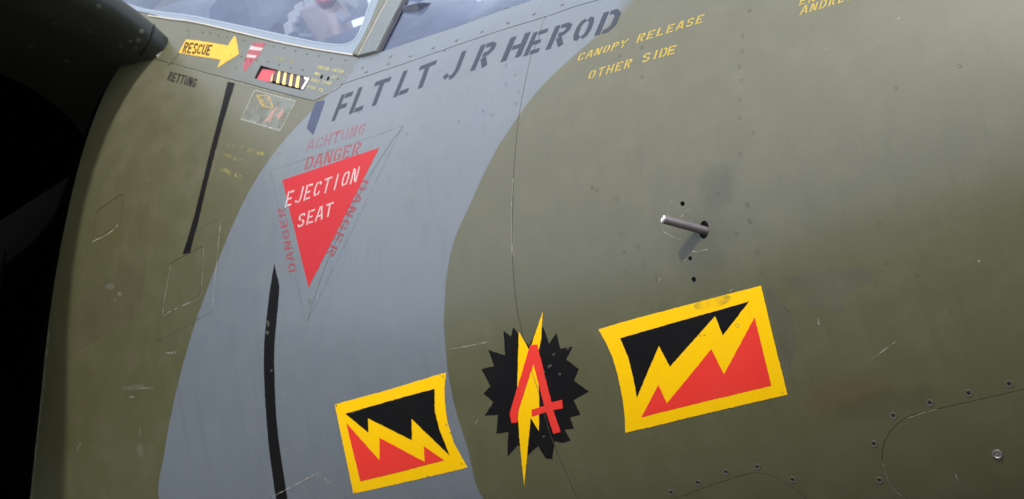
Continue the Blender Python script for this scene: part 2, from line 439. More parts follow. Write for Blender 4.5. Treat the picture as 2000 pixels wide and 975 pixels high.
def paint(name, c, rough=.42, chips=True, bump=.1, spec=.5, k=1.0):
    m, nt, bs = mat(name); pos = N_(nt, 'ShaderNodeNewGeometry').outputs['Position']
    wear(nt, bs, pos, mixc(nt, 0.0, c, c), rough, chips, bump, k); bs.inputs['Specular IOR Level'].default_value = spec
    return m
def faded(name, c, keep, scale=60):
    """sprayed stencil paint worn thin: patches let the skin show"""
    m, nt, bs = mat(name); pos = N_(nt, 'ShaderNodeNewGeometry').outputs['Position']
    wear(nt, bs, pos, mixc(nt, 0.0, c, c), .5, False)
    tr = N_(nt, 'ShaderNodeBsdfTransparent'); mx = N_(nt, 'ShaderNodeMixShader')
    f = ramp(nt, noise(nt, pos, scale, 4, .7), .62 - keep * .4, .82 - keep * .4, min(1, keep + .1), max(0, keep - .45))
    nt.links.new(f, mx.inputs[0]); nt.links.new(tr.outputs[0], mx.inputs[1]); nt.links.new(bs.outputs[0], mx.inputs[2])
    nt.links.new(mx.outputs[0], nt.nodes['Material Output'].inputs[0]); return m
def simple(name, c, rough=.5, metal=0.0):
    m, nt, bs = mat(name); pos = N_(nt, 'ShaderNodeNewGeometry').outputs['Position']
    v = noise(nt, pos, 45, 5, .6)
    nt.links.new(mixc(nt, ramp(nt, v, .35, .75, 0, .5), c, tuple(x * .6 for x in c)), bs.inputs['Base Color'])
    nt.links.new(ramp(nt, v, .3, .7, max(.05, rough - .08), min(1, rough + .1)), bs.inputs['Roughness']); bs.inputs['Metallic'].default_value = metal
    return m

CAMO = camo_material()
EDGE = simple('bare_panel_edge', (.06, .06, .05), .7)
OLIVE_P = paint('olive_paint', OLIVE, .36, True, .1, 1.0, .6); OLIVE_P.node_tree.nodes['Principled BSDF'].inputs['Coat Weight'].default_value = .5; OLIVE_P.node_tree.nodes['Principled BSDF'].inputs['Coat Roughness'].default_value = .2
DUCT_SHADE = paint('duct_shade_black', (.0025, .0025, .0025), .95, False, .02, .0, .0)  # near-black colour stands in for the deep shade inside the duct
LIP_SHADE = paint('lip_shade_olive', (.030, .034, .024), .4, False, .1, .5, .3)  # olive darkened to carry the shade on the inside of the lip
BLACK = paint('black_paint', (.006, .006, .007), .45, True, .06, .12, .12)
YELLOW = paint('yellow_paint', (.84, .50, .001), .45, False, .06, .16, .35)
YELLOW2 = paint('dull_yellow_paint', (.66, .40, .035), .5, True, .08, .3, .9)
RED = paint('red_paint', (.70, .034, .024), .42, False, .06, .4, .4)
TRI_RED = paint('warning_red_paint', (.44, .020, .028), .5, False, .06, .25, .4)
SLATE = paint('slate_letter_paint', (.030, .042, .062), .45, False, .06, .3, .3)
WHITE = faded('white_stencil_paint', (.78, .78, .78), .95)
FRED = faded('faded_red_stencil', (.42, .035, .05), .97)
FRED2 = faded('worn_red_stencil', (.42, .06, .09), .72)
STY = faded('yellow_stencil_paint', (.80, .56, .05), .93, 90)
STYF = faded('worn_yellow_stencil', (.36, .34, .07), .55, 90)
BLUE = paint('dark_blue_tape', (.030, .045, .10), .42)
CHIP = faded('chipped_bare_edge', (.42, .42, .36), .62, 120)
PATCH = faded('overpaint_patch', (.125, .125, .105), .16, 9)
PATCH2 = faded('overpaint_patch_light', (.115, .108, .062), .20, 9)
PLATE_GREY = paint('plate_grey_paint', (.185, .212, .240), .40)
BLADE = simple('fan_blade_metal', (.012, .012, .012), .7)
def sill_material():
    m, nt, bs = mat('sill_olive_grey'); pos = N_(nt, 'ShaderNodeNewGeometry').outputs['Position']
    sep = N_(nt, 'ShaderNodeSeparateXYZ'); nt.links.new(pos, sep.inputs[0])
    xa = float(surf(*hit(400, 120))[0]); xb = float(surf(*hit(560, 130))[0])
    f = ramp(nt, math_(nt, 'ADD', sep.outputs[0], math_(nt, 'MULTIPLY', math_(nt, 'SUBTRACT', noise(nt, pos, 14, 4), .5), .16)), xa, xb, 0, .62)  # olive blends to grey going forward, broken up by noise
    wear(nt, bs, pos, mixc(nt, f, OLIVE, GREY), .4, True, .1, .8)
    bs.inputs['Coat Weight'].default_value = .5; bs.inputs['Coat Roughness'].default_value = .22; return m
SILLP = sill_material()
METAL = simple('brushed_steel', (.20, .18, .18), .45, .6)
TIP = simple('polished_tip', (.85, .85, .85), .35, .6)
HOLE = simple('hole_black', (.004, .004, .004), .9)
RING = simple('fastener_metal', (.11, .11, .088), .5, .2)
STEELBOLT = simple('bolt_metal', (.35, .35, .33), .35, .7)
SEAL = paint('pale_seal', (.20, .25, .32), .45, False)
SEAL_EDGE = paint('cream_seal_edge', (.46, .43, .36), .5, False)
FRAME = paint('frame_paint', (.10, .105, .08), .42)
FRAME2 = paint('frame_grey_paint', (.13, .155, .165), .42)

def glass_material(name, haze, tint):
    m, nt, bs = mat(name); nt.nodes.remove(bs)
    pos = N_(nt, 'ShaderNodeNewGeometry').outputs['Position']
    tr = N_(nt, 'ShaderNodeBsdfTransparent'); tr.inputs[0].default_value = (*tint, 1)
    gl = N_(nt, 'ShaderNodeBsdfGlossy'); gl.inputs['Roughness'].default_value = .06
    df = N_(nt, 'ShaderNodeBsdfDiffuse'); df.inputs[0].default_value = (.42, .53, .85, 1)
    fr = N_(nt, 'ShaderNodeFresnel'); fr.inputs[0].default_value = 1.45
    mx = N_(nt, 'ShaderNodeMixShader'); nt.links.new(fr.outputs[0], mx.inputs[0]); nt.links.new(tr.outputs[0], mx.inputs[1]); nt.links.new(gl.outputs[0], mx.inputs[2])
    m2 = N_(nt, 'ShaderNodeMixShader'); nt.links.new(ramp(nt, noise(nt, pos, 9, 5, .6), .3, .75, haze * .8, haze * 1.25), m2.inputs[0])
    nt.links.new(mx.outputs[0], m2.inputs[1]); nt.links.new(df.outputs[0], m2.inputs[2])
    nt.links.new(m2.outputs[0], nt.nodes['Material Output'].inputs[0]); return m
GLASS_FAR = glass_material('clear_far_glass', .02, (.97, .98, 1.0))
GLASS = glass_material('hazy_canopy_glass', .15, (.88, .94, 1.0))

# ------------------------------------------------------------------ ground
def ground():
    m, nt, bs = mat('concrete_apron'); pos = N_(nt, 'ShaderNodeNewGeometry').outputs['Position']
    c = mixc(nt, noise(nt, pos, .6, 6), (.05, .048, .040), (.085, .08, .066)); c = mixc(nt, ramp(nt, noise(nt, pos, 14, 5), .4, .7, 0, .4), c, (.045, .043, .036))
    nt.links.new(c, bs.inputs['Base Color']); bs.inputs['Roughness'].default_value = .85
    me = bpy.data.meshes.new('ground'); s = 3000
    me.from_pydata([(-s, -s, 0), (s, -s, 0), (s, s, 0), (-s, s, 0)], [], [(0, 1, 2, 3)]); me.materials.append(m)
    o = bpy.data.objects.new('ground', me); COL.objects.link(o); o.location = (0, 0, GROUND_Z); o['kind'] = 'structure'
ground()
def hills():  # unseen dark ridge, added to block low sky and darken the skin's reflections
    m = simple('sky_block_dark', (.030, .034, .016), .9); rows = []
    for i in range(9):
        s = i / 8; rows.append([(math.cos(a) * (26 + 14 * s), math.sin(a) * (26 + 14 * s), GROUND_Z - .5 + (1 - (1 - s) ** 2) * (13 + 2.2 * math.sin(a * 7) + 1.1 * math.sin(a * 17 + 1))) for a in [math.radians(-190 + 200 * j / 90) for j in range(91)]])
    n = 91; V = [p for r in rows for p in r]; F = [(i * n + j, i * n + j + 1, (i + 1) * n + j + 1, (i + 1) * n + j) for i in range(8) for j in range(90)]
    o = finish('hills', V, F, m, None); o['kind'] = 'structure'

hills()

# ------------------------------------------------------------------ outlines of the panels (traced once, as real seams on the skin)
HP = math.pi / 2
seam_px = [(1072, 22), (1060, 45), (1052, 75), (1038, 108), (1028, 150), (1020, 190), (1012, 240), (1004, 330), (1001, 420), (1001, 500), (1008, 590), (1020, 650), (1036, 715), (1055, 772), (1083, 870), (1117, 950), (1140, 1000)]
strip_lo_px = [(612, 197), (636, 180), (680, 161), (740, 141), (800, 121), (868, 97), (941, 72), (1000, 53), (1072, 31), (1120, 14), (1169, 0), (1260, -28)]
strip_hi_px = [(703, 113), (738, 104), (825, 75), (895, 52), (966, 26), (1025, 6), (1060, -6), (1120, -26)]
sill_bot_px = [(250, 104), (272, 108), (330, 123), (400, 142), (470, 160), (540, 179), (590, 192), (612, 197)]
sill_top_px = [(300, 30), (330, 40), (375, 45), (430, 57), (500, 74), (560, 88), (625, 100), (692, 111)]
rim_px = [(250, 104), (205, 180), (170, 270), (140, 380), (110, 529), (90, 671), (78, 792), (58, 975)]
S = {k: H2(smooth(v, k=4)) for k, v in dict(seam=seam_px, slo=strip_lo_px, shi=strip_hi_px, sbot=sill_bot_px, stop=sill_top_px, rim=rim_px).items()}
def lerp(a, b, n=8): return [(a[0] + (b[0] - a[0]) * i / n, a[1] + (b[1] - a[1]) * i / n) for i in range(1, n)]
# the strip seam and the windscreen edge run on forward over the nose to the centre line
slo_end = S['slo'][-1]; shi_end = S['shi'][-1]
NOSE = (3.18, 0.0)
slo_ext = [(slo_end[0] + .22, slo_end[1] + .02), (slo_end[0] + .45, slo_end[1] + .14), (slo_end[0] + .62, 1.25), (slo_end[0] + .66, HP)]
shi_ext = [(shi_end[0] + .20, shi_end[1] + .03), (shi_end[0] + .40, shi_end[1] + .2), (shi_end[0] + .52, 1.3), (shi_end[0] + .55, HP)]
rim_low = [(S['rim'][-1][0] - .06, -.25), (S['rim'][-1][0] - .10, -.6), (S['rim'][-1][0] - .12, -1.1), (S['rim'][-1][0] - .12, -HP)]
seam_low = [(S['seam'][-1][0] + .02, S['seam'][-1][1] - .25), (S['seam'][-1][0] + .03, -1.1), (S['seam'][-1][0] + .03, -HP)]
# split the strip seam where the upright seam meets it
px_i = min(range(len(S['slo'])), key=lambda i: math.hypot(S['slo'][i][0] - S['seam'][0][0], (S['slo'][i][1] - S['seam'][0][1]) * TS))
S['seam'][0] = S['slo'][px_i]
hatch_r = H2(smooth([(2140, 722), (2060, 743), (2000, 760), (1889, 786), (1803, 805), (1769, 817), (1745, 836), (1728, 863), (1723, 891), (1731, 929), (1745, 953), (1771, 975), (1820, 1010)], k=4)) + H2([(1900, 1050), (2000, 1075), (2150, 1090), (2300, 1080), (2350, 980), (2330, 850), (2250, 740)])
hatch_b = H2(smooth([(1200, 1010), (1318, 974), (1375, 953), (1431, 934), (1469, 924), (1500, 927), (1528, 939), (1553, 955), (1574, 974), (1600, 1010)], k=4)) + H2([(1620, 1080), (1600, 1150), (1400, 1180), (1230, 1150)])
fast_a_out = H2([(323, 483), (432, 426), (415, 607), (307, 666)])
def rounded(P, r=.2, k=3):
    out = []; n = len(P)
    for i in range(n):
        a, b, c = np.array(P[i - 1]), np.array(P[i]), np.array(P[(i + 1) % n])
        s, e = b + (a - b) * r, b + (c - b) * r
        for j in range(k + 1):
            t = j / k; out.append(tuple((1 - t) ** 2 * s + 2 * t * (1 - t) * b + t * t * e))
    return out
fast_a = H2(rounded([(333, 514), (398, 480), (391, 579), (319, 616)], .10))
fast_b = H2(rounded([(190, 411), (242, 376), (236, 436), (180, 473)], .15))
hatch_low = H2([(530, 972), (622, 924), (672, 966), (705, 1030), (560, 1060)])
def circ(X, Y, rx, ry=None, rot=0, n=14):
    ry = ry or rx; c, s = math.cos(rot), math.sin(rot)
    return [(X + rx * math.cos(a) * c - ry * math.sin(a) * s, Y + rx * math.cos(a) * s + ry * math.sin(a) * c) for a in [2 * math.pi * i / n for i in range(n)]]
probe_holes = [H2(circ(1375, 449, 9.5, 18, 0.05, 20)), H2(circ(1333, 398, 4.2, 5.0)), H2(circ(1348, 505, 3.6, 4.6)), H2(circ(1355, 546, 4.4, 5.6))]
screw_px = [(1707, 867), (1718, 938), (1745, 812), (1816, 787), (1892, 768), (1971, 750), (1311, 962), (1363, 943), (1418, 922), (1479, 912), (1548, 937)]

G = .0004
seam, slo, shi, sbot, stop_, rim = S['seam'], S['slo'], S['shi'], S['sbot'], S['stop'], S['rim']
fore_loop = slo[px_i:] + slo_ext + lerp(slo_ext[-1], (3.17, HP), 10) + [(3.17, HP)] + lerp((3.17, HP), (3.17, -HP), 12) + [(3.17, -HP)] + lerp((3.17, -HP), seam_low[-1], 12) + seam_low[::-1] + seam[:0:-1]
mid_loop = sbot[:-1] + slo[:px_i] + seam + seam_low + lerp(seam_low[-1], rim_low[-1], 10) + rim_low[::-1] + rim[::-1][:-1]
fore_panel = sheet('skin_panel', [inset(fore_loop, G), inset(hatch_r, -G), inset(hatch_b, -G)] + probe_holes, [CAMO, EDGE], jet, .02, depth=.004, label='plain olive nose skin panel with probe and rivets')
mid_panel = sheet('skin_panel', [inset(mid_loop, G), inset(fast_a, -G * .8), inset(fast_b, -G * .8), inset(hatch_low, -G * .6)], [CAMO, EDGE], jet, .02, depth=.004, label='side skin panel with broad grey camouflage band')
for nm, lp in (('fore', fore_loop), ('mid', mid_loop)):
    sheet('skin_panel', [lp], [CAMO, EDGE], jet, .05, mirror=True, label='skin panel on the far side of the nose')
P_hr = sheet('access_hatch', [inset(hatch_r, G)], [CAMO, EDGE], jet, .02, depth=.004, label='large rounded olive hatch at lower right')
P_hb = sheet('access_hatch', [inset(hatch_b, G)], [CAMO, EDGE], jet, .02, depth=.004, label='arched olive hatch at the bottom edge')
P_fa = sheet('access_hatch', [inset(fast_a, G)], [CAMO, EDGE], jet, .012, depth=.004, label='small square hatch below the black stripe')
P_fb = sheet('access_hatch', [inset(fast_b, G)], [CAMO, EDGE], jet, .012, depth=.004, label='small square hatch near the intake')
P_hl = sheet('access_hatch', [inset(hatch_low, G)], [CAMO, EDGE], jet, .02, off=.0, depth=.004, label='grey hatch corner under the small flag')

# sill panel under the canopy, with slots and the handle recess cut through
sill_right = H2([(612, 197), (640, 183), (664, 170), (672, 158), (690, 135), (702, 114), (692, 111)])
sill_left = [(sbot[0][0] - .06, sbot[0][1] + .03), (stop_[0][0] - .12, stop_[0][1])]
sill_loop = sbot[:-1] + sill_right[:-1] + stop_[::-1] + sill_left[::-1]
def z6(pts): return [(460 + a / 5.415, 80 + b / 5.415) for a, b in pts]
recess_px = z6([(270, 262), (800, 392), (722, 528), (203, 398)])
slots = [circ(628.5, 151, 2.3, 4.6, .45), circ(641.3, 154.5, 2.3, 4.6, .45), circ(480.8, 117, 1.7, 4.0, .45), circ(490.6, 118.3, 1.7, 3.8, .45)]
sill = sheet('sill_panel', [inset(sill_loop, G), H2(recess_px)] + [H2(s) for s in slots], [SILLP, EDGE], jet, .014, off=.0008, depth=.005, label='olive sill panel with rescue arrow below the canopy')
# windscreen sill strip
strip_loop = slo[slo.index(slo[0]):] + slo_ext + shi_ext[::-1] + shi[::-1] + H2([(702, 114), (690, 135), (672, 158), (664, 170), (640, 183)])
strip_p = sheet('windscreen_sill', [inset(strip_loop, G)], [CAMO, EDGE], jet, .014, off=.0004, depth=.005, label='grey riveted strip along the windscreen base')

# ------------------------------------------------------------------ glazing
def slope_up(p, q, t1, n=6, kx=1.0):     # carry an edge on over the top to the centre line
    sx = (q[0] - p[0]) / max(1e-3, q[1] - p[1]); sx = max(-.25, min(.25, sx))
    return [(q[0] + sx * (t1 - q[1]) * kx * i / n, q[1] + (t1 - q[1]) * i / n) for i in range(1, n + 1)]
e1 = H2(smooth([(690, 108), (705, 85), (724, 45), (742, 0)], k=4)); e1 += slope_up(e1[-4], e1[-1], HP)          # seal / frame
e2 = H2(smooth([(703, 113), (722, 75), (744, 32), (762, 0)], k=4)); e2 += slope_up(e2[-4], e2[-1], HP)          # frame / arch
e3 = H2(smooth([(738, 104), (752, 76), (772, 36), (790, 0)], k=4)); e3 += slope_up(e3[-4], e3[-1], HP)          # arch / windscreen
e3b = H2(smooth([(743, 102), (756, 76), (776, 36), (794, 0)], k=4)); e3b += slope_up(e3b[-4], e3b[-1], HP)
AFT = (-1.5, 1.25)
gin_px = [(285, 18), (320, 24), (375, 31), (430, 42), (500, 57), (560, 70), (620, 83), (650, 87), (672, 87), (690, 80), (702, 62), (714, 30), (724, 0)]
gi = H2(smooth(gin_px, k=4)); gi_e = slope_up(gi[-4], gi[-1], HP)
gi_a = [(gi[0][0] - .35, gi[0][1] + .02), (-1.35, 1.2), (-1.4, HP)]
so_a = [(stop_[0][0] - .3, stop_[0][1] - .0), (-1.45, 1.1), (-1.5, HP)]
pane = sheet('canopy_glass', [gi_a[::-1] + gi + gi_e], [GLASS], jet, .03, off=-.002, label='hazy clear canopy glass')
pane_f = sheet('canopy_glass', [gi_a[::-1] + gi + gi_e], [GLASS_FAR], jet, .05, off=-.002, mirror=True, label='clear canopy glass on the far side')
seal_loop = so_a[::-1] + stop_ + e1 + gi_e[::-1] + gi[::-1] + gi_a
seal = sheet('canopy_seal', [inset(seal_loop, .0004)], [SEAL, SEAL_EDGE], jet, .012, off=.002, depth=.01)
sheet('canopy_seal', [seal_loop], [SEAL, SEAL_EDGE], jet, .05, off=.002, depth=.01, mirror=True)
frame_loop = e1 + e2[::-1]
fr = sheet('canopy_frame', [inset(frame_loop, .0006)], [FRAME, SEAL_EDGE], jet, .014, off=.004, depth=.012)
sheet('canopy_frame', [frame_loop], [FRAME, SEAL_EDGE], jet, .05, off=.004, depth=.012, mirror=True)
arch_loop = e2 + e3[::-1]
ar = sheet('windscreen_arch', [inset(arch_loop, .0008)], [FRAME2, SEAL_EDGE], jet, .014, off=.006, depth=.014)
sheet('windscreen_arch', [arch_loop], [FRAME2, SEAL_EDGE], jet, .05, off=.006, depth=.014, mirror=True)
ws_loop = e3 + [(e3[-1][0] + .1, HP)] + shi_ext[::-1] + shi[:0:-1]
sheet('windscreen_glass', [ws_loop], [GLASS], jet, .03, off=-.002, label='blue hazed windscreen side glass')
sheet('windscreen_glass', [ws_loop], [GLASS_FAR], jet, .05, off=-.002, mirror=True, label='clear windscreen glass on the far side')
RUB = simple('dark_rubber', (.02, .02, .04), .6)
ribbon('rubber_gasket', [[(742, 103), (755, 77), (775, 37), (793, 0)]], .008, RUB, ar, off=.001)
ribbon('seal_edge', [[(290, 32), (330, 38), (375, 44), (430, 56), (500, 73), (560, 87), (625, 99), (690, 109)]], .0034, SEAL_EDGE, seal, off=.0026)
ribbon('seal_lip', [[(285, 22), (320, 27), (375, 34), (430, 45), (500, 60), (560, 73), (620, 85), (650, 89), (674, 89), (692, 81), (704, 63), (716, 30), (726, 0)]], .0022, paint('pale_seal_lip', (.34, .40, .50), .4, False), seal, off=.0027)  # thin paler line along the inner edge of the seal
ribbon('worn_frame_edge', [[(697, 109), (712, 82), (734, 35), (751, 0)]], .0016, CHIP, fr, off=.0048)
ribbon('worn_frame_edge', [[(704, 112), (723, 75), (745, 32), (763, 0)]], .0018, SEAL_EDGE, ar, off=.0066)
ribbon('worn_frame_edge', [[(736, 106), (750, 77), (770, 37), (788, 0)]], .0014, CHIP, ar, off=.0066)

# ------------------------------------------------------------------ air intake: duct wall, lip and fan
def grid_mesh(name, rows, mats, parent, label=None, closed=False):
    n = len(rows[0]); V = [tuple(p) for r in rows for p in r]; F = []
    for i in range(len(rows) - 1):
        for j in range(n - (0 if closed else 1)):
            F.append((i * n + j, i * n + (j + 1) % n, (i + 1) * n + (j + 1) % n, (i + 1) * n + j))
    return finish(name, V, F, mats, parent, label=label)
def box(name, c, s, mt, parent, rot=(0, 0, 0), bev=.01, label=None):
    bm = bmesh.new(); bmesh.ops.create_cube(bm, size=1); bmesh.ops.scale(bm, vec=s, verts=bm.verts)
    bmesh.ops.bevel(bm, geom=bm.edges[:], offset=min(bev, min(s) * .4), segments=2, affect='EDGES', profile=.6)
    me = bpy.data.meshes.new(name); bm.to_mesh(me); bm.free(); me.materials.append(mt)
    o = bpy.data.objects.new(name, me); COL.objects.link(o); q = Matrix.Translation(Vector(c)) @ (Matrix.Rotation(rot[2], 4, 'Z') @ Matrix.Rotation(rot[1], 4, 'Y') @ Matrix.Rotation(rot[0], 4, 'X'))
    place(o, q, parent)
    if label: o['label'] = label
    return o
def tube(name, pts, r, mt, parent, n=8):
    P = [np.array(p, float) for p in pts]; rows = []
    for i, p in enumerate(P):
        t = P[min(i + 1, len(P) - 1)] - P[max(0, i - 1)]; t /= np.linalg.norm(t)
        a = np.cross(t, [0.3, 1, .2]); a /= np.linalg.norm(a); b = np.cross(t, a)
        rows.append([p + r * (a * math.cos(2 * math.pi * j / n) + b * math.sin(2 * math.pi * j / n)) for j in range(n)])
    return grid_mesh(name, rows, mt, parent, closed=True)
rim_all = rim + rim_low
Pr = surf(*np.array(rim_all).T)
rows = []
for k in range(15):
    s = k / 14 * 1.1
    rows.append([p + np.array([-s, min(0.20 * (1 - math.exp(-(s / .35) ** 1.6)), abs(p[1]) * .6) + .002, 0]) for p in Pr])
duct = grid_mesh('duct_wall', rows, DUCT_SHADE, jet)
A0 = surf(*hit(322, 92))
LR = .46
def lip_frame(phi):
    """centre line of the lip; phi measured from the attachment, outwards over the top and round to the keel side"""
    a = math.radians(-48) + phi
    y = A0[1] - LR * (math.sin(math.radians(48)) + math.sin(a)); z = A0[2] - LR * math.cos(math.radians(48)) + LR * 1.0 * math.cos(a)
    x = A0[0] + .5 * (z - A0[2]) * (1 if z < A0[2] else .35) - .13 * (A0[1] - y)
    return np.array([x, y, z]), np.array([0, -math.sin(a), math.cos(a)])
prof = []   # (radial outwards, axial forwards): outer skin -> nose of the lip -> bellmouth inside
for k in range(6): prof.append((.035 + .03 * (5 - k) / 5, -.5 * (5 - k) / 5 - .03))
for k in range(1, 8): a = math.pi / 2 - math.pi * k / 8; prof.append((.035 * math.sin(a), .035 * math.cos(a) - .03 + .0))
for k in range(1, 13): s = k / 12; prof.append((-.035 - .06 * s ** 1.0 * (1 - s) - .05 * s, -.03 - .9 * s))
NO = 13
rows = []; rows_in = []
for i in range(49):
    c, o = lip_frame(math.radians(-14 + 236 * i / 48)); rows.append([c + o * r + np.array([f, 0, 0]) for r, f in prof[:8]]); rows_in.append([c + o * r + np.array([f, 0, 0]) for r, f in prof[7:] + [(-.2, -.95), (-.42, -.97)]])
lip = grid_mesh('intake_lip', rows, OLIVE_P, jet, label='dark curved air intake lip at the left')
liner = grid_mesh('duct_liner', rows_in, [LIP_SHADE, DUCT_SHADE], jet)
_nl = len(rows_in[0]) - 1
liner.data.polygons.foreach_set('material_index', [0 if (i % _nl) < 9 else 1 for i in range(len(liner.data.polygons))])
from mathutils.bvhtree import BVHTree
def bvh_of(rws):
    n = len(rws[0]); V = [Vector(p) for r in rws for p in r]
    return BVHTree.FromPolygons(V, [(i * n + j, i * n + j + 1, (i + 1) * n + j + 1, (i + 1) * n + j) for i in range(len(rws) - 1) for j in range(n - 1)])
LIPB = bvh_of([list(a) + list(b)[1:] for a, b in zip(rows, rows_in)])
def on_lip(X, Y):
    v_ = Vector(ray(X, Y)).normalized(); h_ = LIPB.ray_cast(Vector(CAM), v_)
    if h_[0] is None: return None
    n_ = h_[1]
    if n_.dot(v_) > 0: n_ = -n_
    return h_[0], n_
P_ = [on_lip(*q) for q in smooth([(302, 46), (296, 66), (286, 88), (274, 106)], k=4)]
P_ = [a[0] + a[1] * .0002 for a in P_ if a]
A_ = [on_lip(*q) for q in smooth([(346, 60), (338, 78), (322, 96), (304, 108)], k=3)]
A_ = [a[0] for a in A_ if a]
print('FAIR', len(A_))
if len(A_) > 3:
    B_ = smooth([(372, 60), (362, 84), (346, 112), (330, 128)], k=3); B_ = H2([B_[int(round(i * (len(B_) - 1) / (len(A_) - 1)))] for i in range(len(A_))])
    fr_rows = []
    for a, b in zip(A_, B_):
        p0 = np.array(a); p1 = surf(*b); n1 = surf_n(*b); fr_rows.append([p0 * (1 - t) + (p1 + n1 * .0012) * t - n1 * .012 * math.sin(math.pi * t) * (1 - t) for t in [k / 8 for k in range(9)]])
    grid_mesh('lip_fairing', fr_rows, OLIVE_P, lip)
if len(P_) > 3: tube('lip_joint', P_, .0022, HOLE, lip)

bx_ = A0[0] - 1.25
V_ = []
for i in range(33):
    a = 2 * math.pi * i / 32; V_.append((bx_ - .3, A0[1] - LR * .6 - .85 * math.cos(a), A0[2] - LR * 1.0 + 1.15 * math.sin(a)))
V_ = V_[:-1]; V_ += [(p[0] - .02, p[1], p[2]) for p in V_]
finish('duct_bulkhead', V_, [tuple(range(32)), tuple(range(63, 31, -1))] + [(i, i + 32, (i + 1) % 32 + 32, (i + 1) % 32) for i in range(32)], DUCT_SHADE, jet, smoothf=False)

# ------------------------------------------------------------------ painted markings
def z3(pts): return [(640 + a / 3.25, b / 3.25) for a, b in pts]
def zz(pts, s, ox, oy): return [(ox + a / s, oy + b / s) for a, b in pts]
name_cells = []
for ch, o, ad, up in [('F', (22, 772), (82, -27), (66, -168)), ('L', (132, 727), (92, -30), (64, -168)), ('T', (243, 688), (100, -34), (62, -166)), ('L', (413, 622), (98, -37), (68, -168)),
                      ('T', (532, 580), (108, -40), (56, -158)), ('J', (716, 522), (102, -32), (64, -170)), ('R', (902, 454), (112, -38), (70, -164)), ('H', (1095, 397), (130, -40), (66, -156)),
                      ('E', (1240, 360), (104, -31), (66, -152)), ('R', (1380, 320), (118, -36), (66, -152)), ('O', (1540, 276), (112, -38), (58, -148)), ('D', (1690, 230), (126, -36), (62, -148))]:
    name_cells.append((ch, (640 + o[0] / 3.25, o[1] / 3.25), (ad[0] / 3.25, ad[1] / 3.25), (up[0] / 3.25, up[1] / 3.25)))
lettering('painted_letter', name_cells, SLATE, mid_panel, th=.17, seg=.13, split=True)
def z4(a, b): return (1100 + a / 2.216, b / 2.216)
cells = []
cells += word('CANOPY', z4(58, 268), z4(268, 203), (7, -16)); cells += word('RELEASE', z4(316, 187), z4(602, 98), (6, -17))
cells += word('OTHER', z4(105, 347), z4(290, 292), (6, -18))
for ch, x, y, w in (('S', 338, 274, 34), ('I', 378, 262, 34), ('D', 412, 252, 34), ('E', 448, 243, 36)): cells.append((ch, z4(x, y), (w / 2.216, -w * .28 / 2.216), (5.5, -18)))
lettering('painted_letter', cells, STY, fore_panel, th=.15, split=True)
cells = word('ANDREW', (1562, 30), (1668, -2), (5, -17)) + word('ENGINE', (1560, 12), (1662, -18), (5, -17))
lettering('painted_letter', cells, STY, fore_panel, th=.15, split=True)

def z2(pts): return zz(pts, 2.052, 480, 500)
def zb(pts): return zz(pts, 3.046, 1150, 540)
def ze(pts): return zz(pts, 2.635, 920, 590)
def flag(fn, outer, black, red):
    decal('flag_emblem', [fn(outer)], YELLOW, FLAGP, .0003, label='yellow bordered flag with black and red halves')
flag_big = decal('flag_emblem', [zb([(58, 315), (200, 272), (500, 192), (800, 113), (1025, 55), (1100, 372), (1183, 703), (900, 768), (560, 848), (380, 893), (218, 930), (214, 830), (200, 720), (176, 600), (145, 490), (105, 398)])], YELLOW, fore_panel, .0003, label='larger yellow flag with black and red zigzag halves', jit=.22)
decal('flag_black_field', [zb([(187, 368), (480, 283), (750, 207), (955, 148), (798, 350), (752, 235), (483, 537), (417, 413), (287, 720), (265, 600), (235, 480)])], BLACK, fore_panel, .00045, jit=.22)
decal('flag_red_field', [zb([(313, 838), (415, 645), (465, 755), (730, 432), (805, 582), (987, 243), (1087, 650), (700, 742)])], RED, fore_panel, .00045, jit=.22)
flag_small = decal('flag_emblem', [z2([(357, 595), (560, 540), (803, 467), (797, 530), (799, 590), (808, 660), (835, 750), (890, 848), (700, 893), (432, 953)])], YELLOW, mid_panel, .0003, label='smaller yellow flag with black and red zigzag halves', jit=.22)
decal('flag_black_field', [z2([(400, 632), (580, 580), (757, 532), (758, 620), (775, 690), (818, 800), (665, 652), (667, 738), (490, 650), (492, 708)])], BLACK, mid_panel, .0006, jit=.22)
decal('flag_red_field', [z2([(403, 668), (537, 818), (537, 728), (718, 825), (714, 762), (797, 818), (630, 862), (460, 903)])], RED, mid_panel, .0006, jit=.22)
decal('star_emblem', [ze([(168, 148), (205, 178), (218, 130), (250, 172), (300, 225), (345, 120), (372, 130), (402, 215), (440, 160), (460, 240), (522, 230), (490, 295), (555, 345), (530, 405), (607, 460), (527, 505), (563, 578), (510, 595), (530, 652), (480, 655), (513, 712), (470, 725), (430, 715), (418, 808), (385, 805), (345, 740), (290, 790), (243, 735), (187, 795), (192, 668), (130, 678), (140, 580), (70, 585), (115, 515), (65, 470), (100, 435), (55, 345), (120, 330), (88, 245), (175, 275)])], BLACK, fore_panel, .0003, label='black jagged star emblem', jit=.22)
decal('lightning_bolt', [ze([(247, 152), (240, 400), (240, 570), (255, 760), (275, 948), (292, 760), (308, 597), (350, 664), (352, 500), (348, 420), (330, 330), (362, 190), (370, 50), (335, 150), (310, 225), (298, 243)])], YELLOW, fore_panel, .00045, jit=.22)
decal('painted_numeral', [ze([(305, 222), (342, 218), (415, 515), (470, 503), (474, 547), (424, 556), (462, 668), (425, 678), (388, 566), (314, 590), (312, 553), (378, 534), (322, 318), (247, 555), (241, 618), (210, 623), (200, 572)])], RED, fore_panel, .0006, label='red figure four', jit=.22)

